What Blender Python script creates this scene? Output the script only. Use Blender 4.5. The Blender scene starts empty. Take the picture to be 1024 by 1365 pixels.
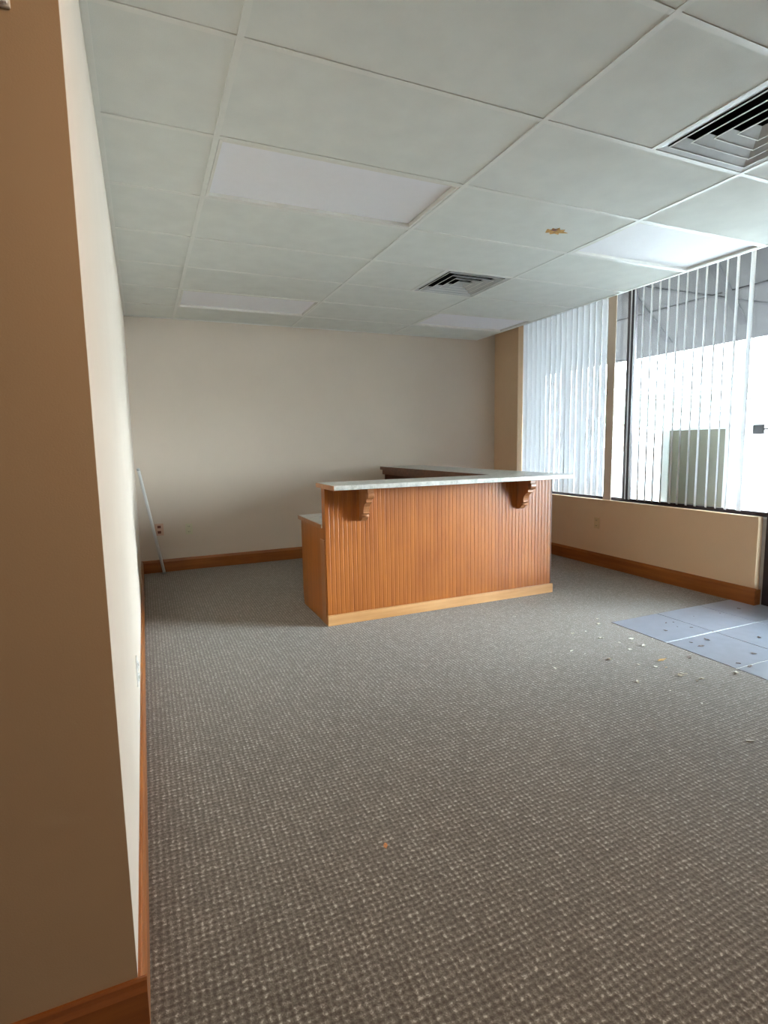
import bpy, bmesh, math, random
from mathutils import Matrix, Vector

random.seed(7)
S = bpy.context.scene
COL = S.collection
H = 2.593          # ceiling height
YB = 4.19          # back wall
XL = -0.458        # left wall face
XR = 3.91          # right (knee) wall face
YE = -0.735        # end face of the left partition

# ------------------------------------------------------------------ camera
def camera():
    a, b, c = 0.410369432, -0.122472491, -0.0177215890
    f = Vector((math.sin(a)*math.cos(b), math.cos(a)*math.cos(b), math.sin(b)))
    right = Vector((math.cos(a), -math.sin(a), 0)); up = right.cross(f)
    r2 = right*math.cos(c) + up*math.sin(c)
    u2 = -right*math.sin(c) + up*math.cos(c)
    cam = bpy.data.cameras.new('camera'); o = bpy.data.objects.new('camera', cam)
    COL.objects.link(o)
    m = Matrix((r2, u2, -f)).transposed().to_4x4()
    m.translation = Vector((-0.3732909, -1.95061106, 1.2926459))
    o.matrix_world = m
    cam.sensor_fit = 'HORIZONTAL'; cam.sensor_width = 36
    cam.lens = 731.98/1024*36
    cam.clip_start = 0.05; cam.clip_end = 300
    S.camera = o
camera()

# ------------------------------------------------------------------ world, sun, exposure
S.view_settings.view_transform = 'Standard'
S.view_settings.look = 'None'
S.view_settings.gamma = 1
S.view_settings.use_curve_mapping = False
S.view_settings.exposure = 1.80
SKY = 7.0
w = bpy.data.worlds.new('overcast_sky'); S.world = w; w.use_nodes = True
nt = w.node_tree; nt.nodes.clear()
wo = nt.nodes.new('ShaderNodeOutputWorld'); bg = nt.nodes.new('ShaderNodeBackground')
tc = nt.nodes.new('ShaderNodeTexCoord'); sx = nt.nodes.new('ShaderNodeSeparateXYZ')
cr = nt.nodes.new('ShaderNodeValToRGB')
cr.color_ramp.elements[0].position = 0.0; cr.color_ramp.elements[0].color = (0.80, 0.91, 1.0, 1)
cr.color_ramp.elements[1].position = 1.0; cr.color_ramp.elements[1].color = (0.66, 0.83, 1.0, 1)
nt.links.new(tc.outputs['Generated'], sx.inputs[0]); nt.links.new(sx.outputs['Z'], cr.inputs[0])
nt.links.new(cr.outputs[0], bg.inputs['Color']); 
# hazy glow low in the sky, off to the south-east
GLOW_DIR = (0.857, -0.495, 0.14); GLOW = 4.0; GLOW_POW = 10.0
dp = nt.nodes.new('ShaderNodeVectorMath'); dp.operation = 'DOT_PRODUCT'; dp.inputs[1].default_value = GLOW_DIR
nt.links.new(tc.outputs['Generated'], dp.inputs[0])
cl = nt.nodes.new('ShaderNodeMath'); cl.operation = 'MAXIMUM'; cl.inputs[1].default_value = 0.0
nt.links.new(dp.outputs['Value'], cl.inputs[0])
pw = nt.nodes.new('ShaderNodeMath'); pw.operation = 'POWER'; pw.inputs[1].default_value = GLOW_POW
nt.links.new(cl.outputs[0], pw.inputs[0])
ma = nt.nodes.new('ShaderNodeMath'); ma.operation = 'MULTIPLY_ADD'; ma.inputs[1].default_value = SKY*GLOW; ma.inputs[2].default_value = SKY
nt.links.new(pw.outputs[0], ma.inputs[0]); nt.links.new(ma.outputs[0], bg.inputs['Strength'])
nt.links.new(bg.outputs[0], wo.inputs[0])

def portal(x, y0, y1, z0, z1):
    l = bpy.data.lights.new('window_portal', 'AREA'); l.shape = 'RECTANGLE'
    l.size = z1-z0; l.size_y = y1-y0
    l.cycles.is_portal = True
    o = bpy.data.objects.new('window_portal', l); COL.objects.link(o)
    o.location = (x, (y0+y1)/2, (z0+z1)/2)
    o.rotation_euler = (0, math.radians(90), 0)   # -Z points to -X
    return o
portal(4.12, -0.62, 3.72, 0.0, 2.95)

# added warm fill light, out of view overhead, to lift the shadows
l = bpy.data.lights.new('fill_lamp', 'AREA'); l.shape = 'RECTANGLE'
l.size = 1.15; l.size_y = 0.55; l.energy = 8; l.color = (1.0, 0.72, 0.48)
o = bpy.data.objects.new('fill_lamp', l); COL.objects.link(o); o.location = (0.61, -1.524, H-0.01)

# ------------------------------------------------------------------ materials
def newmat(name):
    m = bpy.data.materials.new(name); m.use_nodes = True
    nt = m.node_tree; b = nt.nodes['Principled BSDF']
    return m, nt, b

def N(nt, t, **kw):
    n = nt.nodes.new(t)
    for k, v in kw.items():
        if hasattr(n, k): setattr(n, k, v)
        else: n.inputs[k].default_value = v
    return n

def ramp(nt, stops):
    n = nt.nodes.new('ShaderNodeValToRGB'); e = n.color_ramp.elements
    e[0].position, e[0].color = stops[0][0], (*stops[0][1], 1)
    e[1].position, e[1].color = stops[-1][0], (*stops[-1][1], 1)
    for p, c in stops[1:-1]:
        q = e.new(p); q.color = (*c, 1)
    return n

def plain(name, col, rough=0.6, metal=0.0, noise=0.04, scale=20.0, bump=0.0, bscale=200.0, spec=0.5):
    m, nt, b = newmat(name)
    tc = N(nt, 'ShaderNodeTexCoord')
    nz = N(nt, 'ShaderNodeTexNoise', Scale=scale, Detail=4.0)
    nt.links.new(tc.outputs['Object'], nz.inputs['Vector'])
    lo = tuple(max(0, c*(1-noise)) for c in col); hi = tuple(min(1, c*(1+noise)) for c in col)
    r = ramp(nt, [(0.3, lo), (0.7, hi)])
    nt.links.new(nz.outputs[0], r.inputs[0]); nt.links.new(r.outputs[0], b.inputs['Base Color'])
    b.inputs['Roughness'].default_value = rough; b.inputs['Metallic'].default_value = metal
    b.inputs['Specular IOR Level'].default_value = spec
    if bump:
        n2 = N(nt, 'ShaderNodeTexNoise', Scale=bscale, Detail=3.0)
        nt.links.new(tc.outputs['Object'], n2.inputs['Vector'])
        bp = N(nt, 'ShaderNodeBump', Strength=bump, Distance=0.002)
        nt.links.new(n2.outputs[0], bp.inputs['Height']); nt.links.new(bp.outputs[0], b.inputs['Normal'])
    return m

def wood(name, c0, c1, axis='Z', rough=0.35, scale=9.0, coat=0.15):
    m, nt, b = newmat(name)
    tc = N(nt, 'ShaderNodeTexCoord'); mp = N(nt, 'ShaderNodeMapping')
    s = {'X': (0.06, 1, 1), 'Y': (1, 0.06, 1), 'Z': (1, 1, 0.06)}[axis]
    mp.inputs['Scale'].default_value = s
    nt.links.new(tc.outputs['Object'], mp.inputs['Vector'])
    n1 = N(nt, 'ShaderNodeTexNoise', Scale=scale*3, Detail=6.0, Roughness=0.65)
    n2 = N(nt, 'ShaderNodeTexNoise', Scale=2.2, Detail=3.0)
    nt.links.new(mp.outputs[0], n1.inputs['Vector']); nt.links.new(tc.outputs['Object'], n2.inputs['Vector'])
    mix = N(nt, 'ShaderNodeMath', operation='MULTIPLY_ADD'); mix.inputs[1].default_value = 0.65
    ad = N(nt, 'ShaderNodeMath', operation='MULTIPLY'); ad.inputs[1].default_value = 0.35
    nt.links.new(n2.outputs[0], ad.inputs[0]); nt.links.new(n1.outputs[0], mix.inputs[0]); nt.links.new(ad.outputs[0], mix.inputs[2])
    r = ramp(nt, [(0.36, c0), (0.62, c1)])
    nt.links.new(mix.outputs[0], r.inputs[0]); nt.links.new(r.outputs[0], b.inputs['Base Color'])
    b.inputs['Roughness'].default_value = rough
    b.inputs['Coat Weight'].default_value = coat; b.inputs['Coat Roughness'].default_value = 0.25
    bp = N(nt, 'ShaderNodeBump', Strength=0.15, Distance=0.001)
    nt.links.new(n1.outputs[0], bp.inputs['Height']); nt.links.new(bp.outputs[0], b.inputs['Normal'])
    return m

def carpet_mat():
    m, nt, b = newmat('woven_carpet')
    tc = N(nt, 'ShaderNodeTexCoord')
    P = 0.0195
    # wobble the lattice a little
    wn = N(nt, 'ShaderNodeTexNoise', Scale=38.0, Detail=2.0)
    nt.links.new(tc.outputs['Object'], wn.inputs['Vector'])
    ws = N(nt, 'ShaderNodeVectorMath', operation='SUBTRACT'); ws.inputs[1].default_value = (0.5, 0.5, 0.5)
    nt.links.new(wn.outputs['Color'], ws.inputs[0])
    wm = N(nt, 'ShaderNodeVectorMath', operation='SCALE'); wm.inputs['Scale'].default_value = 0.016
    nt.links.new(ws.outputs[0], wm.inputs[0])
    wa = N(nt, 'ShaderNodeVectorMath', operation='ADD')
    nt.links.new(tc.outputs['Object'], wa.inputs[0]); nt.links.new(wm.outputs[0], wa.inputs[1])
    sp = N(nt, 'ShaderNodeSeparateXYZ'); nt.links.new(wa.outputs[0], sp.inputs[0])
    def sine(o):
        k = N(nt, 'ShaderNodeMath', operation='MULTIPLY'); k.inputs[1].default_value = 2*math.pi/P
        nt.links.new(o, k.inputs[0])
        s = N(nt, 'ShaderNodeMath', operation='SINE'); nt.links.new(k.outputs[0], s.inputs[0])
        return s.outputs[0]
    s1, s2 = sine(sp.outputs['X']), sine(sp.outputs['Y'])
    mx = N(nt, 'ShaderNodeMath', operation='ADD'); nt.links.new(s1, mx.inputs[0]); nt.links.new(s2, mx.inputs[1])
    mr = N(nt, 'ShaderNodeMapRange'); mr.inputs['From Min'].default_value = -3.2; mr.inputs['From Max'].default_value = 2.2
    nt.links.new(mx.outputs[0], mr.inputs[0])
    # every tuft has its own brightness
    dv = N(nt, 'ShaderNodeVectorMath', operation='SCALE'); dv.inputs['Scale'].default_value = 1/P
    nt.links.new(wa.outputs[0], dv.inputs[0])
    fv = N(nt, 'ShaderNodeVectorMath', operation='FLOOR'); nt.links.new(dv.outputs[0], fv.inputs[0])
    sz = N(nt, 'ShaderNodeVectorMath', operation='MULTIPLY'); sz.inputs[1].default_value = (1, 1, 0); nt.links.new(fv.outputs[0], sz.inputs[0])
    wnz = N(nt, 'ShaderNodeTexWhiteNoise', noise_dimensions='2D'); nt.links.new(sz.outputs[0], wnz.inputs['Vector'])
    ca = N(nt, 'ShaderNodeMath', operation='MULTIPLY_ADD'); ca.inputs[1].default_value = 0.40; ca.inputs[2].default_value = 0.78
    nt.links.new(wnz.outputs['Value'], ca.inputs[0])
    cm = N(nt, 'ShaderNodeMath', operation='MULTIPLY'); nt.links.new(mr.outputs[0], cm.inputs[0]); nt.links.new(ca.outputs[0], cm.inputs[1])
    # yarn flecks
    fl = N(nt, 'ShaderNodeTexNoise', Scale=125.0, Detail=3.0, Roughness=0.7)
    nt.links.new(tc.outputs['Object'], fl.inputs['Vector'])
    mu = N(nt, 'ShaderNodeMath', operation='MULTIPLY'); nt.links.new(cm.outputs[0], mu.inputs[0]); nt.links.new(fl.outputs[0], mu.inputs[1])
    f2 = N(nt, 'ShaderNodeMath', operation='MULTIPLY_ADD'); f2.inputs[1].default_value = 0.45
    nt.links.new(fl.outputs[0], f2.inputs[0]); nt.links.new(mu.outputs[0], f2.inputs[2])
    r = ramp(nt, [(0.30, (0.088, 0.072, 0.058)), (0.50, (0.160, 0.138, 0.117)), (0.68, (0.255, 0.227, 0.198)), (0.86, (0.56, 0.53, 0.48))])
    nt.links.new(f2.outputs[0], r.inputs[0])
    # slow worn patches
    wp = N(nt, 'ShaderNodeTexNoise', Scale=1.3, Detail=4.0)
    nt.links.new(tc.outputs['Object'], wp.inputs['Vector'])
    r2 = ramp(nt, [(0.3, (0.88, 0.88, 0.87)), (0.7, (1.0, 0.99, 0.98))])
    nt.links.new(wp.outputs[0], r2.inputs[0])
    mm = N(nt, 'ShaderNodeMix', data_type='RGBA', blend_type='MULTIPLY'); mm.inputs[0].default_value = 1
    nt.links.new(r.outputs[0], mm.inputs[6]); nt.links.new(r2.outputs[0], mm.inputs[7])
    nt.links.new(mm.outputs[2], b.inputs['Base Color'])
    b.inputs['Roughness'].default_value = 0.85; b.inputs['Specular IOR Level'].default_value = 0.3
    b.inputs['Sheen Weight'].default_value = 0.35; b.inputs['Sheen Roughness'].default_value = 0.45; b.inputs['Sheen Tint'].default_value = (1.0, 0.93, 0.86, 1)
    bp = N(nt, 'ShaderNodeBump', Strength=0.7, Distance=0.003)
    nt.links.new(f2.outputs[0], bp.inputs['Height']); nt.links.new(bp.outputs[0], b.inputs['Normal'])
    return m

def laminate_mat():
    m, nt, b = newmat('speckled_laminate')
    tc = N(nt, 'ShaderNodeTexCoord')
    n1 = N(nt, 'ShaderNodeTexNoise', Scale=28.0, Detail=6.0, Roughness=0.7)
    nt.links.new(tc.outputs['Object'], n1.inputs['Vector'])
    r = ramp(nt, [(0.32, (0.36, 0.35, 0.31)), (0.5, (0.56, 0.55, 0.50)), (0.7, (0.70, 0.68, 0.62))])
    nt.links.new(n1.outputs[0], r.inputs[0]); nt.links.new(r.outputs[0], b.inputs['Base Color'])
    b.inputs['Roughness'].default_value = 0.32
    return m

def glass_mat():
    m = bpy.data.materials.new('window_glass'); m.use_nodes = True
    nt = m.node_tree; nt.nodes.clear()
    o = N(nt, 'ShaderNodeOutputMaterial'); mx = N(nt, 'ShaderNodeMixShader')
    t = N(nt, 'ShaderNodeBsdfTransparent'); t.inputs[0].default_value = (0.95, 0.97, 0.96, 1)
    g = N(nt, 'ShaderNodeBsdfGlossy'); g.inputs['Roughness'].default_value = 0.0
    fr = N(nt, 'ShaderNodeFresnel'); fr.inputs['IOR'].default_value = 1.45
    ge = N(nt, 'ShaderNodeNewGeometry')       # only the entering face reflects
    iv = N(nt, 'ShaderNodeMath', operation='SUBTRACT'); iv.inputs[0].default_value = 1.0; nt.links.new(ge.outputs['Backfacing'], iv.inputs[1])
    fm = N(nt, 'ShaderNodeMath', operation='MULTIPLY'); nt.links.new(fr.outputs[0], fm.inputs[0]); nt.links.new(iv.outputs[0], fm.inputs[1])
    nt.links.new(fm.outputs[0], mx.inputs[0]); nt.links.new(t.outputs[0], mx.inputs[1]); nt.links.new(g.outputs[0], mx.inputs[2])
    nt.links.new(mx.outputs[0], o.inputs[0])
    return m

def slat_mat():
    m = bpy.data.materials.new('blind_vinyl'); m.use_nodes = True
    nt = m.node_tree; nt.nodes.clear()
    o = N(nt, 'ShaderNodeOutputMaterial'); mx = N(nt, 'ShaderNodeMixShader'); mx.inputs[0].default_value = 0.30
    d = N(nt, 'ShaderNodeBsdfDiffuse'); d.inputs[0].default_value = (0.75, 0.75, 0.74, 1)
    t = N(nt, 'ShaderNodeBsdfTranslucent'); t.inputs[0].default_value = (0.80, 0.81, 0.84, 1)
    nt.links.new(d.outputs[0], mx.inputs[1]); nt.links.new(t.outputs[0], mx.inputs[2]); nt.links.new(mx.outputs[0], o.inputs[0])
    return m

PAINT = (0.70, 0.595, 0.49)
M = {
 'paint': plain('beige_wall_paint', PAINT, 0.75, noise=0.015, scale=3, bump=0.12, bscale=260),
 'warmlit_paint': plain('warmlit_wall_paint', (0.76, 0.545, 0.345), 0.7, noise=0.015, scale=3, bump=0.12, bscale=260),  # wall paint with the warm bounce light put into its colour
 'dimlit_paint': plain('dimlit_wall_paint', (0.52, 0.37, 0.235), 0.7, noise=0.015, scale=3, bump=0.12, bscale=260),  # end face: its dim, warm light is put into the paint colour
 'tile': plain('ceiling_tile', (0.81, 0.83, 0.785), 0.9, noise=0.03, scale=8, bump=0.35, bscale=320, spec=0.2),
 'tbar': plain('ceiling_grid_paint', (0.84, 0.85, 0.80), 0.35, noise=0.02),
 'fixture': plain('fixture_paint', (0.86, 0.85, 0.80), 0.4, noise=0.02),
 'diffuser': plain('acrylic_diffuser', (0.95, 0.95, 0.99), 0.55, noise=0.01, spec=0.6, bump=0.1, bscale=400),
 'base': wood('stained_baseboard', (0.22, 0.062, 0.009), (0.37, 0.118, 0.022), 'X', 0.35),
 'basey': wood('stained_baseboard_side', (0.22, 0.062, 0.009), (0.37, 0.118, 0.022), 'Y', 0.35),
 'oak': wood('orange_oak', (0.285, 0.077, 0.008), (0.42, 0.128, 0.016), 'Z', 0.36, 8.0, 0.05),
 'skirt': wood('pale_oak_trim', (0.50, 0.24, 0.085), (0.66, 0.36, 0.15), 'X', 0.4, 6.0),
 'darkwood': wood('dark_stained_wood', (0.10, 0.035, 0.016), (0.20, 0.070, 0.030), 'X', 0.4),
 'corbel': wood('corbel_wood', (0.30, 0.115, 0.040), (0.44, 0.19, 0.075), 'Z', 0.33),
 'lam': laminate_mat(),
 'carpet': carpet_mat(),
 'floortile': plain('pale_blue_tile', (0.34, 0.375, 0.45), 0.28, noise=0.06, scale=14, bump=0.05, bscale=60),
 'grout': plain('pale_grout', (0.72, 0.74, 0.72), 0.85, noise=0.1, scale=40),
 'bronze': plain('dark_bronze_aluminium', (0.030, 0.022, 0.026), 0.35, 0.4, noise=0.1),
 'glass': glass_mat(),
 'slat': slat_mat(),
 'white': plain('white_plastic', (0.80, 0.80, 0.78), 0.35, noise=0.01),
 'ivory': plain('ivory_plastic', (0.66, 0.62, 0.44), 0.4, noise=0.02),
 'almond': plain('almond_plastic', (0.68, 0.48, 0.26), 0.4, noise=0.02),
 'peach': plain('peach_plate', (0.66, 0.42, 0.30), 0.4, noise=0.02),
 'brownp': plain('brown_plastic', (0.22, 0.06, 0.03), 0.4, noise=0.05),
 'slot': plain('dark_slot', (0.03, 0.03, 0.03), 0.6),
 'metal': plain('brushed_metal', (0.55, 0.55, 0.55), 0.35, 0.9, noise=0.05),
 'vent': plain('grey_vent_metal', (0.62, 0.64, 0.64), 0.35, 0.0, noise=0.05, scale=12),
 'duct': plain('duct_black', (0.02, 0.025, 0.022), 0.7, noise=0.2),
 'concrete': plain('concrete_paving', (0.47, 0.46, 0.435), 0.9, noise=0.08, scale=2),
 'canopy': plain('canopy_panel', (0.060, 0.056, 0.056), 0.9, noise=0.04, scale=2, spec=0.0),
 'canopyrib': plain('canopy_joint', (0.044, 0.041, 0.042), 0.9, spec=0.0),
 'board': plain('beige_board', (0.22, 0.195, 0.145), 0.8, spec=0.0, noise=0.03, scale=3),
 'tan': plain('dry_leaf_tan', (0.62, 0.36, 0.11), 0.7, noise=0.35, scale=60),
 'pale': plain('pale_flake', (0.86, 0.82, 0.72), 0.7, noise=0.2, scale=80),
 'orange': plain('orange_leaf', (0.62, 0.26, 0.10), 0.7, noise=0.25, scale=80),
 'browny': plain('brown_leaf', (0.20, 0.15, 0.13), 0.7, noise=0.3, scale=80),
 'foliage': plain('hazy_foliage', (0.42, 0.47, 0.38), 0.9, noise=0.3, scale=3),
 'bark': plain('bark', (0.28, 0.22, 0.17), 0.9, noise=0.3, scale=8),
 'stucco': plain('white_stucco', (0.80, 0.80, 0.78), 0.9, noise=0.04),
 'roofing': plain('grey_shingle', (0.46, 0.47, 0.48), 0.9, noise=0.1, scale=6),
 'brick': plain('outer_wall', (0.40, 0.36, 0.32), 0.9, noise=0.1),
}

# ------------------------------------------------------------------ mesh helpers
def bx(bm, x0, x1, y0, y1, z0, z1):
    vs = [bm.verts.new((x, y, z)) for x in (x0, x1) for y in (y0, y1) for z in (z0, z1)]
    for q in ((0,1,3,2), (4,6,7,5), (0,4,5,1), (2,3,7,6), (0,2,6,4), (1,5,7,3)):
        bm.faces.new([vs[i] for i in q])

def prism(bm, pts, axis, a0, a1):
    """extrude a 2-D outline along an axis. axis X: pts are (y,z); Y: (x,z); Z: (x,y)"""
    def mk(p, a):
        return {'X': (a, p[0], p[1]), 'Y': (p[0], a, p[1]), 'Z': (p[0], p[1], a)}[axis]
    A = [bm.verts.new(mk(p, a0)) for p in pts]; B = [bm.verts.new(mk(p, a1)) for p in pts]
    n = len(pts)
    for i in range(n):
        j = (i+1) % n
        bm.faces.new((A[i], A[j], B[j], B[i]))
    bm.faces.new(A[::-1]); bm.faces.new(B)

def tube(bm, p0, p1, r0, r1=None, seg=14):
    r1 = r0 if r1 is None else r1
    p0, p1 = Vector(p0), Vector(p1); d = (p1-p0).normalized()
    a = d.orthogonal().normalized(); b = d.cross(a)
    A, B = [], []
    for i in range(seg):
        t = 2*math.pi*i/seg; v = a*math.cos(t)+b*math.sin(t)
        A.append(bm.verts.new(p0+v*r0)); B.append(bm.verts.new(p1+v*r1))
    for i in range(seg):
        j = (i+1) % seg
        bm.faces.new((A[i], A[j], B[j], B[i]))
    bm.faces.new(A[::-1]); bm.faces.new(B)

def obj(name, bm, mat, parent=None, bevel=0.0, smooth=False):
    bmesh.ops.recalc_face_normals(bm, faces=bm.faces[:])
    me = bpy.data.meshes.new(name); bm.to_mesh(me); bm.free()
    me.materials.append(mat)
    o = bpy.data.objects.new(name, me); COL.objects.link(o)
    if smooth:
        for p in me.polygons: p.use_smooth = True
    if bevel:
        b = o.modifiers.new('bevel', 'BEVEL'); b.width = bevel; b.segments = 2; b.limit_method = 'ANGLE'
    if parent:
        o.parent = parent
        o.matrix_parent_inverse = Matrix.Translation(-Vector(parent.location)) if parent.type == 'EMPTY' and parent.rotation_euler.to_matrix() == Matrix.Identity(3) else Matrix.Identity(4)
    return o

def box(name, dims, mat, parent=None, bevel=0.0):
    bm = bmesh.new(); bx(bm, *dims); return obj(name, bm, mat, parent, bevel)

def struct(name, bm, mat, bevel=0.0):
    o = obj(name, bm, mat, None, bevel); o['kind'] = 'structure'; return o

def sbox(name, dims, mat, bevel=0.0):
    bm = bmesh.new(); bx(bm, *dims); return struct(name, bm, mat, bevel)

def tag(o, label, cat, group=None):
    o['label'] = label; o['category'] = cat
    if group: o['group'] = group
    return o

def thing(name, label, cat, loc=(0, 0, 0), group=None):
    o = bpy.data.objects.new(name, None); COL.objects.link(o); o.location = loc
    o.empty_display_size = 0.1
    return tag(o, label, cat, group)

def structroot(name, loc):
    o = bpy.data.objects.new(name, None); COL.objects.link(o); o.location = loc; o['kind'] = 'structure'
    return o

# ------------------------------------------------------------------ room shell
TILE_X0, TILE_Y1 = 2.62, 0.89       # tiled entry corner
bm = bmesh.new()
bx(bm, -4.2, TILE_X0, -4.6, YB+0.05, -0.08, 0.0)
bx(bm, TILE_X0, XR+0.02, TILE_Y1, YB+0.05, -0.08, 0.0)
bx(bm, TILE_X0, XR+0.02, -4.6, -0.93, -0.08, 0.0)
struct('floor', bm, M['carpet'])

# tiled entry: grout bed and 18 inch tiles with thin joints
bm = bmesh.new(); bx(bm, TILE_X0, 4.16, -0.93, TILE_Y1, -0.08, -0.001)
en = struct('floor_entry', bm, M['grout'])
bm = bmesh.new(); T = 0.455
for i in range(4):
    for j in range(4):
        x0 = TILE_X0+0.002+i*T; y1 = TILE_Y1-0.002-j*T
        x1 = min(x0+T-0.009, 4.155)
        if x1-x0 > 0.02: bx(bm, x0, x1, y1-T+0.009, y1, -0.02, 0.002)
et = obj('tile', bm, M['floortile'], en, 0.0015)

sbox('wall_back', (XL-0.14, 4.1, YB, YB+0.15, 0, 3.05), M['paint'])
bm = bmesh.new(); bx(bm, XL-0.14, XL, YE+0.002, YB, 0, H)
struct('wall_left', bm, M['paint'])
sbox('wall_end', (-1.4, XL-0.0005, YE, YE+0.10, 0, H), M['dimlit_paint'])
# room behind the camera
sbox('wall_far_left', (-4.3, -4.2, -4.6, YE+0.12, 0, H), M['paint'])
sbox('wall_far_left_back', (-4.2, -1.4, YE, YE+0.12, 0, H), M['paint'])
sbox('wall_front', (-4.2, 4.1, -4.7, -4.6, 0, 3.05), M['paint'])
bm = bmesh.new(); bx(bm, XR, 4.1, -4.6, -0.70, 0, 3.05)
struct('wall_right_front', bm, M['paint'])
# low wall under the windows with its narrow end face
WT = 0.69
sbox('wall_right', (XR, XR+0.055, 0.715, YB, 0, WT), M['warmlit_paint'], 0.004)
sbox('wall_right_outer', (XR+0.055, 4.16, 0.69, YB, 0, WT-0.012), M['brick'])
# stub at the back corner
sbox('wall_right_corner', (XR, 4.16, 3.70, YB, WT, 3.05), M['warmlit_paint'], 0.003)
# pocket above the windows
sbox('ceiling_pocket', (3.60, 4.16, -4.6, YB, 3.0, 3.05), M['paint'])
sbox('wall_header', (3.60, 3.635, -4.6, YB, H+0.02, 3.0), M['paint'])
# narrow wall-coloured post between the two windows
sbox('trim_1', (3.955, 3.968, 2.225, 2.325, WT, 3.0), M['paint'], 0.003)

# baseboards
BH = 0.133
def base_profile(t, sgn=1):
    # outline (offset from wall, z)
    return [(0, 0), (t, 0), (t, BH-0.025), (t*0.72, BH-0.014), (t*0.55, BH-0.004), (t*0.3, BH), (0, BH)]
bm = bmesh.new()
prism(bm, [(YB-o, z) for o, z in base_profile(0.018)], 'X', XL, XR)
struct('baseboard_back', bm, M['base'])
bm = bmesh.new()
prism(bm, [(XL+o, z) for o, z in base_profile(0.018)], 'Y', YE, YB)
struct('baseboard_left', bm, M['basey'])
bm = bmesh.new()
prism(bm, [(YE-o, z) for o, z in base_profile(0.018)], 'X', -1.4, XL+0.018)
struct('baseboard_end', bm, M['base'])
bm = bmesh.new()
prism(bm, [(XR-o, z) for o, z in base_profile(0.018)], 'Y', 0.697, YB)
bx(bm, XR, XR+0.05, 0.697, 0.715, 0, BH-0.012)
struct('baseboard_right', bm, M['basey'])

# ------------------------------------------------------------------ ceiling
GX = [-4.2, -3.658, -2.438, -1.219, 0.0, 1.219, 2.438, 3.635]
GY = [-4.6+0.0] + [0.6096*k for k in range(-7, 7)] + [YB]
holes = {}
def hole(x0, x1, y0, y1): holes[(round(x0, 2), round(y0, 2))] = (x0, x1, y0, y1)
G = 0.6096
LIGHTS = [(0.0, 1.219, -3*G, -2*G), (0.0, 1.219, G, 2*G), (2.438, 3.622, G, 2*G), (0.0, 1.219, 5*G, 6*G), (2.438, 3.622, 5*G, 6*G)]
VENTS = [(1.829, 2.438, 3*G, 4*G), (1.829, 2.438, -G, 0.0)]
for l in LIGHTS+VENTS: hole(*l)
bm = bmesh.new()
ZT = H+0.0032
def tile(x0, x1, y0, y1):
    if x1-x0 < 0.03 or y1-y0 < 0.03: return
    bx(bm, x0+0.006, x1-0.006, y0+0.006, y1-0.006, ZT+random.uniform(-0.0003, 0.0006), ZT+0.016)
for i in range(len(GX)-1):
    for j in range(len(GY)-1):
        x0, x1, y0, y1 = GX[i], GX[i+1], GY[j], GY[j+1]
        full = (round(x0, 2), round(y0, 2)) in holes
        if full and x1-x0 > 1: continue
        v = [q for q in VENTS if abs(q[2]-y0) < 0.02 and x0 <= q[0] < x1]
        if v: tile(x0, v[0][0], y0, y1); continue
        tile(x0, x1, y0, y1)
ce = struct('ceiling', bm, M['tile'])
bm = bmesh.new(); F = 0.012
def barx(x0, x1, y): bx(bm, x0, x1, y-F, y+F, H, H+0.003)
def bary(y0, y1, x): bx(bm, x-F, x+F, y0, y1, H-0.0005, H+0.003)
for x in GX[1:-1]: bary(-4.6, YB, x)
for y in GY[1:-1]: barx(-4.2, 3.635, y)
for v in VENTS: bary(v[2], v[3], v[0])
bx(bm, XL+0.001, XL+0.022, YE, YB, H-0.001, H+0.0055)            # wall angles
bx(bm, XL, 3.635, YB-0.022, YB, H-0.001, H+0.0055)
bx(bm, 3.612, 3.637, -4.6, YB, H-0.002, H+0.03)           # edge channel at the window pocket
obj('ceiling_grid', bm, M['tbar'], ce)
sbox('ceiling_plenum', (-4.3, 3.60, -4.7, YB+0.1, 2.97, 3.0), M['duct'])

# ------------------------------------------------------------------ light fixtures and vents
def light_fixture(rect, label, gap=0.0):
    x0, x1, y0, y1 = rect
    x0 += 0.014; x1 -= 0.014; y0 += 0.014; y1 -= 0.014
    t = thing('ceiling_light', label, 'light', ((x0+x1)/2, (y0+y1)/2, H), 'recessed ceiling lights')
    bm = bmesh.new()
    bw = 0.015
    for a in ((x0, x0+bw, y0, y1), (x1-bw, x1, y0, y1), (x0+bw, x1-bw, y0, y0+bw), (x0+bw, x1-bw, y1-bw, y1)):
        bx(bm, *a, H+0.0002, H+0.030)
    obj('door_frame', bm, M['fixture'], t, 0.001)
    box('diffuser', (x0+bw, x1-bw-gap, y0+bw, y1-bw, H+0.019, H+0.023), M['diffuser'], t)
    bm = bmesh.new()
    bx(bm, x0, x1, y0, y1, H+0.10, H+0.104)
    for a in ((x0, x0+0.003, y0, y1), (x1-0.003, x1, y0, y1), (x0, x1, y0, y0+0.003), (x0, x1, y1-0.003, y1)):
        bx(bm, *a, H+0.030, H+0.10)
    obj('housing', bm, M['duct'], t)
    return t
light_fixture(LIGHTS[0], 'added rectangular fitting overhead for the fill light, in the row before the first visible light')  # unseen fitting, added to go with the fill light
light_fixture(LIGHTS[1], 'unlit rectangular ceiling light nearest the left wall, in the front row of tiles', 0.006)
light_fixture(LIGHTS[2], 'unlit bright white ceiling light above the large window with the open blinds')
light_fixture(LIGHTS[3], 'unlit dull grey ceiling light close to the back wall, with a thin white edge', 0.006)
light_fixture(LIGHTS[4], 'unlit small-looking ceiling light near the back right corner by the closed blinds')

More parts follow.
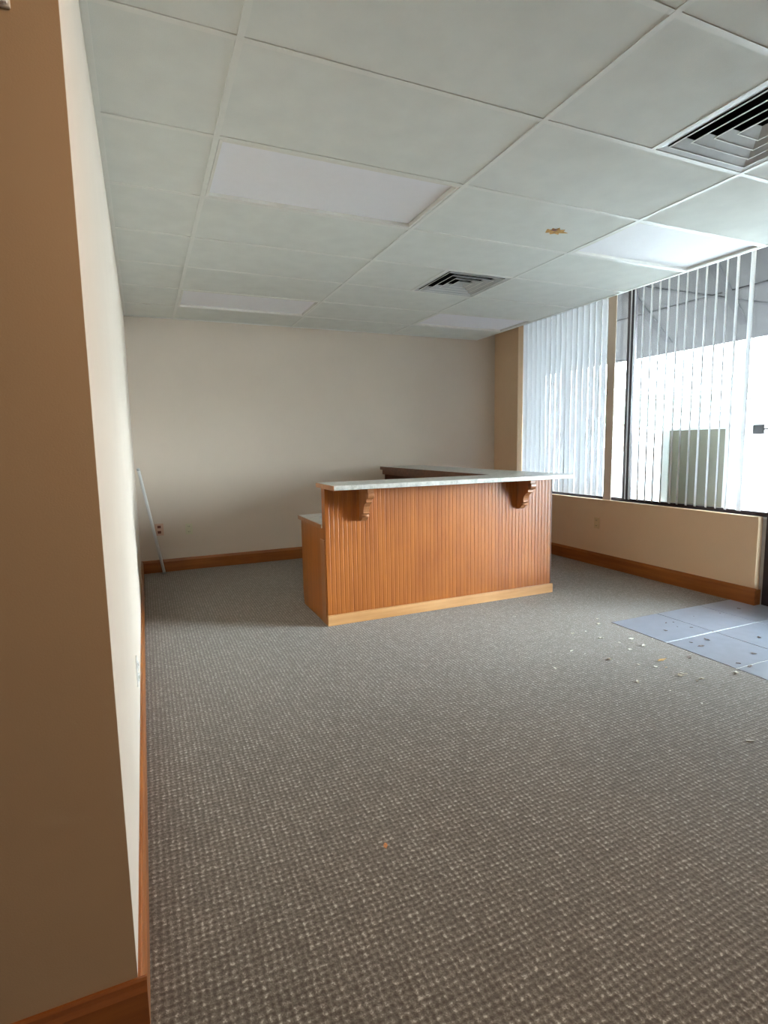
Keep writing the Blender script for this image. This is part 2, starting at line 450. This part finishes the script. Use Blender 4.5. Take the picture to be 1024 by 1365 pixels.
def vent(rect, label):
    x0, x1, y0, y1 = rect
    cx, cy = (x0+x1)/2, (y0+y1)/2; s = (x1-x0)/2-0.013
    t = thing('ceiling_vent', label, 'vent', (cx, cy, H), 'square ceiling air vents')
    def ring(name, r0, z0, r1, z1, mat, th=0.0015):
        """sloping square louvre from half-width r0 at z0 to r1 at z1"""
        bm = bmesh.new(); L = []
        for r, z in ((r0, z0), (r1, z1), (r1-th, z1+th), (r0-th, z0+th)):
            L.append([bm.verts.new((cx+a*r, cy+b*r, z)) for a, b in ((-1, -1), (1, -1), (1, 1), (-1, 1))])
        for k in range(4):
            A, B = L[k], L[(k+1) % 4]
            for i in range(4):
                j = (i+1) % 4; bm.faces.new((A[i], A[j], B[j], B[i]))
        return obj(name, bm, mat, t)
    ring('frame', s, H+0.002, s-0.030, H+0.006, M['vent'], 0.002)
    for k in range(4):
        r = s-0.035-k*0.062
        lv = ring('louvre', r-0.046, H+0.026, r, H+0.0015, M['vent'], 0.0015)
        bm = bmesh.new()
        for a in ((cx-r, cx+r, cy-r, cy-r+0.005), (cx-r, cx+r, cy+r-0.005, cy+r), (cx-r, cx-r+0.005, cy-r+0.005, cy+r-0.005), (cx+r-0.005, cx+r, cy-r+0.005, cy+r-0.005)):
            bx(bm, *a, H-0.001, H+0.001)
        obj('lip', bm, M['tbar'], lv)
    bm = bmesh.new(); r = s-0.035-4*0.062
    bx(bm, cx-r+0.01, cx+r-0.01, cy-r+0.01, cy+r-0.01, H+0.004, H+0.008)
    obj('centre_plate', bm, M['vent'], t, 0.002)
    bm = bmesh.new()
    bx(bm, cx-s, cx+s, cy-s, cy+s, H+0.20, H+0.204)
    for a in ((cx-s, cx-s+0.003, cy-s, cy+s), (cx+s-0.003, cx+s, cy-s, cy+s), (cx-s, cx+s, cy-s, cy-s+0.003), (cx-s, cx+s, cy+s-0.003, cy+s)):
        bx(bm, *a, H+0.008, H+0.20)
    obj('duct_box', bm, M['duct'], t)
    return t
vent(VENTS[0], 'square grey metal ceiling vent above the reception desk')
vent(VENTS[1], 'square grey metal ceiling vent at the right edge, nearest the camera')

# ------------------------------------------------------------------ windows
def window(name, y0, y1, z0, z1, x, fw=0.045):
    t = structroot(name, (x, (y0+y1)/2, z0))
    bm = bmesh.new()
    bx(bm, x, x+0.05, y0, y1, z0, z0+0.035); bx(bm, x, x+0.05, y0, y1, z1-fw, z1)
    bx(bm, x, x+0.05, y0, y0+fw, z0+0.035, z1-fw); bx(bm, x, x+0.05, y1-fw, y1, z0+0.035, z1-fw)
    obj('window_frame', bm, M['bronze'], t, 0.002)
    box('window_pane', (x+0.022, x+0.028, y0+fw-0.005, y1-fw+0.005, z0+0.03, z1-fw+0.005), M['glass'], t)
XW = 4.045
window('window_1', 2.135, 3.70, WT-0.012, 2.98, XW, 0.03)
window('window_2', 0.69, 2.135, WT-0.012, 2.98, XW, 0.045)
# glazed door, beside the end of the low wall
t = structroot('door_1', (XW, 0.0, 0))
bm = bmesh.new()
bx(bm, 3.965, 4.10, 0.63, 0.69, 0, 2.98); bx(bm, 3.965, 4.10, -0.70, -0.63, 0, 2.98)
bx(bm, 3.965, 4.10, -0.63, 0.63, 2.16, 2.22); bx(bm, 3.965, 4.10, -0.63, 0.63, 2.92, 2.98)
obj('door_frame', bm, M['bronze'], t, 0.002)
bm = bmesh.new()
bx(bm, 4.01, 4.055, 0.56, 0.625, 0.01, 2.155); bx(bm, 4.01, 4.055, -0.625, -0.56, 0.01, 2.155)
bx(bm, 4.01, 4.055, -0.56, 0.56, 0.01, 0.20); bx(bm, 4.01, 4.055, -0.56, 0.56, 2.08, 2.155)
lf = obj('door_leaf', bm, M['bronze'], t, 0.002)
box('door_pane', (4.03, 4.036, -0.565, 0.565, 0.195, 2.085), M['glass'], t)
box('transom_pane', (4.03, 4.036, -0.635, 0.635, 2.215, 2.925), M['glass'], t)
bm = bmesh.new(); tube(bm, (3.965, -0.5, 1.02), (3.965, 0.5, 1.02), 0.014)
tube(bm, (3.965, -0.5, 1.02), (4.015, -0.58, 1.02), 0.01); tube(bm, (3.965, 0.5, 1.02), (4.015, 0.58, 1.02), 0.01)
obj('push_bar', bm, M['metal'], t, smooth=True)

# ------------------------------------------------------------------ vertical blinds
SW = 0.089
def slat_bm(angle, cy, x, z0, z1, curve=0.011, lean=0.0, twist=0.0):
    """slightly cupped vane; angle measured from +X towards +Y"""
    bm = bmesh.new(); n = 7; rows = []; NZ = 8
    for k in range(NZ+1):
        f = k/NZ; z = z0+(z1-z0)*f; a = angle+twist*(1-f)
        d = Vector((math.cos(a), math.sin(a))); nrm = Vector((-d.y, d.x))
        row = []
        for side in (0, 1):
            for i in range(n):
                s = (i/(n-1)-0.5)
                c = curve*(1-4*s*s) + side*0.0007
                ii = s if side == 0 else -s
                cc = curve*(1-4*ii*ii)+side*0.0007
                p = Vector((x, cy+lean*(1-f))) + d*(ii*SW) + nrm*cc
                row.append(bm.verts.new((p.x, p.y, z)))
        rows.append(row)
    m = 2*n
    for k in range(NZ):
        for i in range(m):
            j = (i+1) % m
            bm.faces.new((rows[k][i], rows[k][j], rows[k+1][j], rows[k+1][i]))
    bm.faces.new(rows[0][::-1]); bm.faces.new(rows[-1])
    return bm
XS = 3.985
def blind(label, ya, yb, slats):
    t = thing('vertical_blind', label, 'blind', (XS, (ya+yb)/2, 2.93), 'white vertical blinds')
    box('head_rail', (XS-0.022, XS+0.022, ya, yb, 2.90, 2.95), M['white'], t, 0.003)
    for (y, a, lean, tw, z0) in slats:
        bm = slat_bm(a, y, XS, z0, 2.893, lean=lean, twist=tw)
        bm2 = bmesh.new(); tube(bm2, (XS, y, 2.888), (XS, y, 2.903), 0.004, seg=8)
        s = obj('slat', bm, M['slat'], t, smooth=True)
        h = obj('carrier', bm2, M['white'], s)
    return t
sl = []
n = 16
for k in range(n):
    y = 2.395 + k*(3.655-2.395)/(n-1)
    sl.append((y, math.atan2(y+1.95, XS+0.373)+math.radians(38+random.uniform(-3, 3)), random.uniform(-0.004, 0.004), random.uniform(-0.05, 0.05), 0.715))
blind('white vertical blind with nearly closed slats in the left window by the back corner', 2.34, 3.69, sl)
sl = []
ys = [2.062, 2.02, 1.925, 1.835, 1.745, 1.655, 1.565, 1.475, 1.385, 1.30, 1.21, 1.125, 1.04, 0.925]
for k, y in enumerate(ys):
    va = math.atan2(y+1.95, XS+0.373)
    off = math.radians(1.0) if k == 0 else math.radians(random.uniform(1.5, 4.5)) if k < 12 else math.radians([9, 19][k-12])
    sl.append((y, va+off, random.uniform(-0.01, 0.01) if k else 0.0, math.radians(random.uniform(-2, 3)) if k else 0.0, 0.715))
blind('white vertical blind with open see-through slats in the large right window', 0.74, 2.16, sl)

# ------------------------------------------------------------------ reception desk
D = thing('reception_desk', 'orange oak reception counter with grey top standing in front of the back wall', 'desk', (1.77, 2.6, 0))
FX0, FX1, FY = 0.775, 2.775, 1.73
ZB = 0.995; ZTOP = 1.028
# beadboard front: one panel with vertical grooves
bm = bmesh.new(); pts = []; p = 0.0333; nb = int((FX1-FX0)/p)
p = (FX1-FX0)/nb; g = 0.0045
for k in range(nb):
    a = FX0+k*p
    if k: pts += [(a, FY+0.0022), (a+g*0.6, FY+0.001), (a+g, FY)]
    else: pts += [(a, FY)]
    pts += [(a+p-g, FY), (a+p-g*0.6, FY+0.001)] if k < nb-1 else [(FX1, FY)]
pts += [(FX1, FY+0.02), (FX0, FY+0.02)]
prism(bm, pts, 'Z', 0.0, ZB)
obj('front_panel', bm, M['oak'], D)
box('end_cap', (FX0, FX0+0.018, FY+0.02, FY+0.075, 0.0, ZB), M['oak'], D)
box('corner_trim', (FX1, FX1+0.006, FY-0.004, FY+0.09, 0.0, ZB), M['darkwood'], D)
box('back_panel', (FX0+0.018, 2.24, FY+0.062, FY+0.075, 0.0, ZB), M['oak'], D)
box('skirting', (FX0-0.006, FX1+0.022, FY-0.018, FY, 0.0, 0.078), M['skirt'], D, 0.003)
# bar top (laminate) with wooden left end
bm = bmesh.new(); bx(bm, 0.765, 2.80, 1.485, 1.875, ZB, ZTOP)
obj('countertop', bm, M['lam'], D, 0.003)
box('countertop_edge', (0.757, 0.765, 1.485, 1.875, ZB, ZTOP-0.002), M['corbel'], D)
# return top running to the back wall
RX0, RX1, RY1 = 2.24, 2.80, 4.15
box('return_top', (RX0+0.01, RX1, 1.875, RY1, ZB, ZTOP), M['lam'], D, 0.003)
box('return_edge', (RX0, RX0+0.01, 1.875, RY1, ZB-0.002, ZTOP), M['darkwood'], D)
box('return_panel', (2.755, 2.775, FY+0.02, RY1, 0.0, ZB), M['oak'], D)
box('return_apron', (RX0+0.03, RX0+0.05, 1.90, RY1, ZB-0.06, ZB), M['darkwood'], D)
for y in (1.95, 2.65, 3.35, 4.11):
    box('divider', (RX0+0.05, 2.755, y, y+0.02, 0.735, ZB), M['darkwood'], D)
box('cubby_back', (2.735, 2.755, 1.97, 4.11, 0.735, ZB), M['lam'], D)
# lower desk: worktop in an L, side panel, kick, inner supports
bm = bmesh.new()
prism(bm, [(0.765, FY+0.075), (RX1-0.045, FY+0.075), (RX1-0.045, RY1), (1.95, RY1), (1.95, 2.42), (0.765, 2.42)], 'Z', 0.703, 0.733)
obj('work_surface', bm, M['lam'], D, 0.002)
box('work_surface_edge', (0.758, 0.765, FY+0.075, 2.42, 0.700, 0.730), M['corbel'], D)
bm = bmesh.new()
prism(bm, [(FY+0.075, 0.0), (2.365, 0.0), (2.385, 0.09), (2.385, 0.703), (FY+0.075, 0.703)], 'X', 0.775, 0.795)
obj('side_panel', bm, M['oak'], D, 0.001)
box('side_stile', (0.769, 0.775, FY+0.02, FY+0.12, 0.0, 0.62), M['corbel'], D, 0.001)
box('inner_panel', (0.795, 1.95, 2.355, 2.37, 0.60, 0.703), M['oak'], D)
box('inner_leg', (1.93, 1.95, 2.37, RY1, 0.0, 0.703), M['oak'], D)
# drawer pedestal at the left end, its pulls face the back wall
dr = box('drawer_front', (0.80, 1.20, 2.385, 2.403, 0.52, 0.690), M['oak'], D, 0.003)
box('drawer_front', (0.80, 1.20, 2.385, 2.403, 0.10, 0.505), M['oak'], D, 0.003)
bm = bmesh.new()
tube(bm, (0.95, 2.403, 0.61), (0.95, 2.43, 0.61), 0.004); tube(bm, (1.05, 2.403, 0.61), (1.05, 2.43, 0.61), 0.004)
tube(bm, (0.94, 2.43, 0.61), (1.06, 2.43, 0.61), 0.005)
obj('pull', bm, M['metal'], dr, smooth=True)

def corbel(x0, x1):
    P_ = []
    y0 = FY; z1 = ZB
    # scrolled outline, distance out from the panel d, drop from the top h
    prof = [(0.0, 0.0), (0.175, 0.0), (0.175, 0.030), (0.182, 0.036), (0.184, 0.052), (0.178, 0.068), (0.165, 0.076), (0.150, 0.078),
            (0.143, 0.084), (0.143, 0.094), (0.148, 0.100), (0.143, 0.106), (0.130, 0.108), (0.112, 0.118), (0.095, 0.136), (0.086, 0.158),
            (0.084, 0.176), (0.088, 0.184), (0.084, 0.192), (0.070, 0.196), (0.066, 0.206), (0.060, 0.220), (0.044, 0.236), (0.026, 0.244), (0.0, 0.248)]
    bm = bmesh.new()
    prism(bm, [(y0-d, z1-h) for d, h in prof], 'X', x0, x1)
    c = obj('corbel', bm, M['corbel'], D, 0.0015)
    # carved roll across the front face
    bm = bmesh.new()
    tube(bm, (x0-0.002, y0-0.160, z1-0.053), (x1+0.002, y0-0.160, z1-0.053), 0.020, seg=18)
    obj('scroll', bm, M['corbel'], c, smooth=True)
    bm = bmesh.new()
    tube(bm, (x0-0.002, y0-0.066, z1-0.205), (x1+0.002, y0-0.066, z1-0.205), 0.011, seg=16)
    obj('scroll', bm, M['corbel'], c, smooth=True)
corbel(1.032, 1.078)
corbel(2.420, 2.468)

# ------------------------------------------------------------------ wall plates
def outlet(label, wall, pos, plate, sock, w=0.072, h=0.116, group=None, coax=False):
    t = thing('wall_outlet', label, 'outlet', pos, group)
    x, y, z = pos
    def B(name, a0, a1, z0, z1, d0, d1, mat, par, bev=0.0):
        if wall == 'back': dims = (x+a0, x+a1, y-d1, y-d0, z+z0, z+z1)
        elif wall == 'right': dims = (x-d1, x-d0, y+a0, y+a1, z+z0, z+z1)
        else: dims = (x+d0, x+d1, y+a0, y+a1, z+z0, z+z1)
        o = box(name, dims, mat, None, bev)
        o.parent = par
        if par is t: o.matrix_parent_inverse = Matrix.Translation(-Vector(pos))
        return o
    B('cover_plate', -w/2, w/2, -h/2, h/2, 0.0, 0.006, plate, t, 0.002)
    for s in (-1, 1):
        so = B('socket', -0.017, 0.017, s*0.028-0.014, s*0.028+0.014, 0.006, 0.010, sock, t, 0.002)
        for a in (-0.007, 0.007):
            q = B('slot', a-0.0015, a+0.0015, s*0.028-0.005, s*0.028+0.006, 0.0098, 0.0108, M['slot'], so)
            q.matrix_parent_inverse = Matrix.Translation(-Vector(pos)) @ Matrix.Translation(Vector(pos))
    return t
outlet('ivory wall outlet low on the back wall, right of the leaning tube', 'back', (0.028, YB, 0.436), M['ivory'], M['ivory'])
outlet('peach wall outlet with brown sockets behind the leaning tube', 'back', (-0.265, YB, 0.451), M['peach'], M['brownp'], 0.085, 0.125)
outlet('almond wall outlet on the low wall under the right windows', 'right', (XR, 2.347, 0.444), M['almond'], M['almond'])
outlet('white wall outlet seen edge-on near the bottom of the left wall', 'left', (XL, 0.55, 0.345), M['white'], M['white'])

t = thing('wall_sensor', 'small rounded white box on the brown end wall at the top left corner', 'sensor', (-0.572, YE, 2.11))
bm = bmesh.new(); bx(bm, -0.600, -0.534, YE-0.014, YE, 2.052, 2.16)
obj('cover', bm, M['white'], t, 0.008)
bm = bmesh.new(); bx(bm, -0.602, -0.532, YE-0.006, YE, 2.050, 2.162)
obj('back_plate', bm, M['white'], t, 0.002)

# ------------------------------------------------------------------ fluorescent tube leaning in the corner
p1 = Vector((-0.425, 4.02, 1.105)); p0 = Vector((-0.245, 4.04, 0.012)); d = (p1-p0).normalized()
t = thing('fluorescent_tube', 'long white tube leaning against the left wall in the back corner', 'tube', tuple(p0))
bm = bmesh.new(); tube(bm, p0+d*0.012, p1-d*0.025, 0.0145, seg=20); obj('glass_tube', bm, M['white'], t, smooth=True)
for a, b in ((p0, p0+d*0.02), (p1-d*0.03, p1-d*0.006)):
    bm = bmesh.new(); tube(bm, a, b, 0.0152, seg=20)
    s_ = d.cross(Vector((0, 1, 0))).normalized()*0.006
    obj('end_cap', bm, M['metal'], t, smooth=True)
bm = bmesh.new()
for q in (-1, 1): tube(bm, p1-d*0.006+s_*q, p1+d*0.006+s_*q, 0.0013, seg=8)
obj('pin', bm, M['metal'], t)

# ------------------------------------------------------------------ leaf scraps on the floor, scrap on the ceiling
def flake(name, x, y, z, L, W, rot, mat, label, cat, group=None, jag=0.25, up=1, curl=0.3):
    """thin curled, jagged scrap lying flat"""
    bm = bmesh.new(); n = 11; top, bot = [], []
    th = 0.0012
    rr = [1+random.uniform(-jag, jag) for _ in range(n)]
    lift = [random.uniform(0.0, curl)*W for _ in range(n)]
    for i in range(n):
        a = 2*math.pi*i/n
        px, py = math.cos(a)*L/2*rr[i], math.sin(a)*W/2*rr[i]
        top.append(bm.verts.new((px, py, up*(th+lift[i])))); bot.append(bm.verts.new((px, py, up*lift[i]*0.98)))
    ct = bm.verts.new((0, 0, up*(th+0.08*W))); cb = bm.verts.new((0, 0, 0))
    for i in range(n):
        j = (i+1) % n
        bm.faces.new((ct, top[i], top[j])); bm.faces.new((cb, bot[j], bot[i])); bm.faces.new((top[i], bot[i], bot[j], top[j]))
    o = obj(name, bm, mat); o.location = (x, y, z); o.rotation_euler = (0, 0, rot)
    return tag(o, label, cat, group)

# floor spots were surveyed once from the photo; coordinates in metres below
SPOTS_CARPET = [(2.595, 0.993, 0.02), (2.513, 0.902, 0.026), (2.312, 0.68, 0.029), (2.32, 0.823, 0.015), (2.149, 0.684, 0.013), (2.211, 0.827, 0.022), (1.984, 0.591, 0.02), (2.478, 0.582, 0.031), (2.432, 0.528, 0.018), (2.356, 0.566, 0.018), (2.448, 0.461, 0.031), (2.323, 0.452, 0.018), (2.093, 0.391, 0.022), (2.089, 0.331, 0.015), (2.179, 0.262, 0.015), (1.988, 0.096, 0.024), (1.715, 0.429, 0.018), (2.24, 0.196, 0.022), (2.284, 0.163, 0.015), (2.324, -0.025, 0.022), (2.261, 0.049, 0.029), (2.598, 0.522, 0.015), (2.567, -0.056, 0.026), (2.28, -0.035, 0.011), (2.091, 1.306, 0.018), (2.012, 0.976, 0.011), (2.067, -0.219, 0.011), (1.35, 0.743, 0.011), (2.022, 0.518, 0.011), (2.128, 0.466, 0.011), (2.048, -0.054, 0.011)]
SPOTS_TILE = [(2.944, 0.704, 0.015), (2.806, 0.597, 0.029), (3.004, 0.692, 0.013), (3.016, 0.561, 0.018), (2.893, 0.361, 0.035), (2.756, 0.295, 0.04), (2.756, 0.368, 0.022), (3.71, 0.695, 0.024), (3.229, 0.24, 0.033), (2.92, 0.076, 0.026), (3.072, 0.448, 0.013), (2.944, 0.614, 0.011), (2.714, -0.035, 0.035), (2.699, 0.02, 0.022), (3.483, 0.684, 0.013), (3.25, 0.721, 0.011)]
for (x, y, s) in SPOTS_CARPET:
    s *= 1.35
    if y > 1.0 and x < 2.45 or x < 1.8: lab, g = 'tiny pale scrap on the carpet closest to the reception desk, away from the tiles', 'pale scraps near the desk'
    elif x > 2.38: lab, g = 'tiny pale leaf scrap on the carpet right along the edge of the pale blue tiles', 'pale leaf scraps along the tile edge'
    elif y > 0.45: lab, g = 'small pale leaf scrap on the carpet left of the back corner of the tiles', 'pale leaf scraps left of the tile corner'
    else: lab, g = 'small pale leaf scrap on the carpet a step in front of the tiled entry', 'pale leaf scraps in front of the tiles'
    flake('leaf_scrap', x, y, 0.0005, s, s*random.uniform(0.35, 0.7), random.uniform(0, 3.1), M['pale'], lab, 'leaf', g)
for (x, y, s) in SPOTS_TILE:
    s *= 1.15
    if y > 0.42: lab, g = 'tiny brown leaf scrap on the back row of pale blue floor tiles', 'brown scraps on the back row of tiles'
    else: lab, g = 'tiny brown leaf scrap on the nearer pale blue tiles, before the bright grout line', 'brown scraps on the nearer tiles'
    flake('leaf_scrap', x, y, 0.0025, s, s*random.uniform(0.3, 0.6), random.uniform(0, 3.1), M['browny'], lab, 'leaf', g)
flake('dried_leaf', 2.358, 0.249, 0.0005, 0.075, 0.018, 0.15, M['tan'], 'largest tan dried leaf on the carpet beside the tiled entry', 'leaf', jag=0.2)
flake('dried_leaf', 2.528, 0.204, 0.0005, 0.045, 0.018, 0.9, M['browny'], 'curled dark leaf scrap at the edge of the tiled entry, right of the tan leaf', 'leaf', jag=0.2)
flake('dried_leaf', 2.298, 0.064, 0.0005, 0.05, 0.012, -0.9, M['pale'], 'thin pale twig-like scrap on the carpet in front of the tan leaf', 'leaf', jag=0.2)
flake('dried_leaf', 0.266, -0.446, 0.0005, 0.022, 0.012, 1.2, M['orange'], 'single small orange leaf scrap alone in the middle of the carpet', 'leaf', jag=0.2)
flake('paper_scrap', 1.937, -0.538, 0.0005, 0.035, 0.011, -0.5, M['white'], 'small white paper scrap on the carpet at the right edge, nearest the camera', 'paper', jag=0.2)

t = thing('dried_leaf', 'small jagged orange-brown leaf stuck to the ceiling tile left of the bright light', 'leaf', (2.088, 0.926, H+0.005))
bm = bmesh.new()
def leafshape(bm, pts, z0, z1): prism(bm, [(2.088+(a-2.088)*1.45, 0.926+(b-0.926)*1.3) for a, b in pts], 'Z', z0, z1)
leafshape(bm, [(2.040, 0.935), (2.052, 0.958), (2.066, 0.948), (2.082, 0.965), (2.096, 0.950), (2.120, 0.955), (2.112, 0.938), (2.150, 0.925),
               (2.118, 0.915), (2.112, 0.896), (2.094, 0.908), (2.075, 0.885), (2.070, 0.906), (2.048, 0.900), (2.056, 0.920), (2.034, 0.918)], H+0.0010, H+0.0030)
obj('leaf_blade', bm, M['tan'], t)
bm = bmesh.new(); leafshape(bm, [(2.052, 0.918), (2.075, 0.925), (2.082, 0.908), (2.064, 0.902)], H-0.0006, H+0.0010)
obj('dark_fold', bm, M['brownp'], t)

# ------------------------------------------------------------------ outside
sbox('ground', (4.16, 80, -60, 80, -0.12, -0.03), M['concrete'])
cz = 2.98
t = structroot('canopy', (6.5, 3, cz))
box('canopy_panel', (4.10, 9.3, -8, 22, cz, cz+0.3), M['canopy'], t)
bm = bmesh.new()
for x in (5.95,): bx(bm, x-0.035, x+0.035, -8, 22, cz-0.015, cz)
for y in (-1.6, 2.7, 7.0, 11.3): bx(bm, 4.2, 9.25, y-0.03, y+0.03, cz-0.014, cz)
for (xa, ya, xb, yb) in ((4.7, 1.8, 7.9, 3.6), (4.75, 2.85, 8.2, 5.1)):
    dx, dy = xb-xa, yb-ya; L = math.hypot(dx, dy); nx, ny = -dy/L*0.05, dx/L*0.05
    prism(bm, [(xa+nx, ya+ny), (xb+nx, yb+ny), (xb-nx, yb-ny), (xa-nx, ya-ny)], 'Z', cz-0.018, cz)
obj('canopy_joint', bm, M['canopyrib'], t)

t = thing('board', 'tall beige board with white edges standing outside the large right window', 'board', (4.30, 1.57, -0.03))
box('face_panel', (4.285, 4.305, 1.27, 1.90, -0.03, 1.375), M['board'], t)
bm = bmesh.new()
bx(bm, 4.275, 4.315, 1.27, 1.90, 1.375, 1.397); bx(bm, 4.275, 4.315, 1.83, 1.90, -0.03, 1.375); bx(bm, 4.275, 4.335, 1.245, 1.272, -0.03, 1.397)
obj('edge_strip', bm, M['white'], t, 0.002)

t = thing('wall_box', 'small dark box outside the glass beside the dark door frame', 'box', (4.13, 0.90, 1.36))
box('box_body', (4.11, 4.16, 0.845, 0.935, 1.322, 1.398), M['bronze'], t, 0.004)
box('hanging_bracket', (4.095, 4.112, 0.66, 0.86, 1.355, 1.365), M['bronze'], t)

def tree(x, y, h, r, label):
    t = thing('tree', label, 'tree', (x, y, -0.03), 'hazy trees across the lot')
    bm = bmesh.new(); tube(bm, (x, y, -0.03), (x, y, h*0.55), 0.22, 0.12, 10)
    for a in range(4):
        t2 = a*1.6; tube(bm, (x, y, h*0.4), (x+math.cos(t2)*r*0.6, y+math.sin(t2)*r*0.6, h*0.75), 0.1, 0.04, 8)
    obj('trunk', bm, M['bark'], t)
    bm = bmesh.new()
    for k in range(9):
        a = random.uniform(0, 6.28); rr = r*random.uniform(0.1, 0.6); zz = h*random.uniform(0.5, 0.85)
        m_ = Matrix.Translation((x+math.cos(a)*rr, y+math.sin(a)*rr, zz)) @ Matrix.Diagonal((1, 1, 0.75, 1))
        bmesh.ops.create_icosphere(bm, subdivisions=3, radius=r*random.uniform(0.35, 0.55), matrix=m_)
    for v in bm.verts: v.co += Vector((random.uniform(-1, 1), random.uniform(-1, 1), random.uniform(-1, 1)))*0.09*r
    obj('foliage', bm, M['foliage'], t)
TREES = [(46, 35, 6.0, 3.0, 'pale round tree beyond the lot, left of the white house'), (52, 47, 7.0, 3.6, 'pale tree beyond the lot seen through the closed blinds'),
         (48, 17.5, 4.4, 2.2, 'low pale tree beyond the lot, right of the white house'), (62, 36, 9.5, 4.0, 'tallest pale tree rising behind the white house')]
for a in TREES: tree(*a)

t = thing('house', 'small white house with a low grey roof across the lot', 'house', (42, 26, -0.03))
box('house_wall', (39, 43, 22, 29.5, -0.03, 2.1), M['stucco'], t)
bm = bmesh.new(); prism(bm, [(38.6, 2.1), (43.4, 2.1), (41, 3.3)], 'Y', 21.6, 29.9); obj('roof', bm, M['roofing'], t)
for y in (23.2, 25.6, 28.0):
    wf = box('window', (38.96, 39.0, y-0.45, y+0.45, 0.9, 1.7), M['white'], t)
    box('pane', (38.95, 38.96, y-0.38, y+0.38, 0.97, 1.63), M['glass'], wf).matrix_parent_inverse = Matrix.Identity(4)
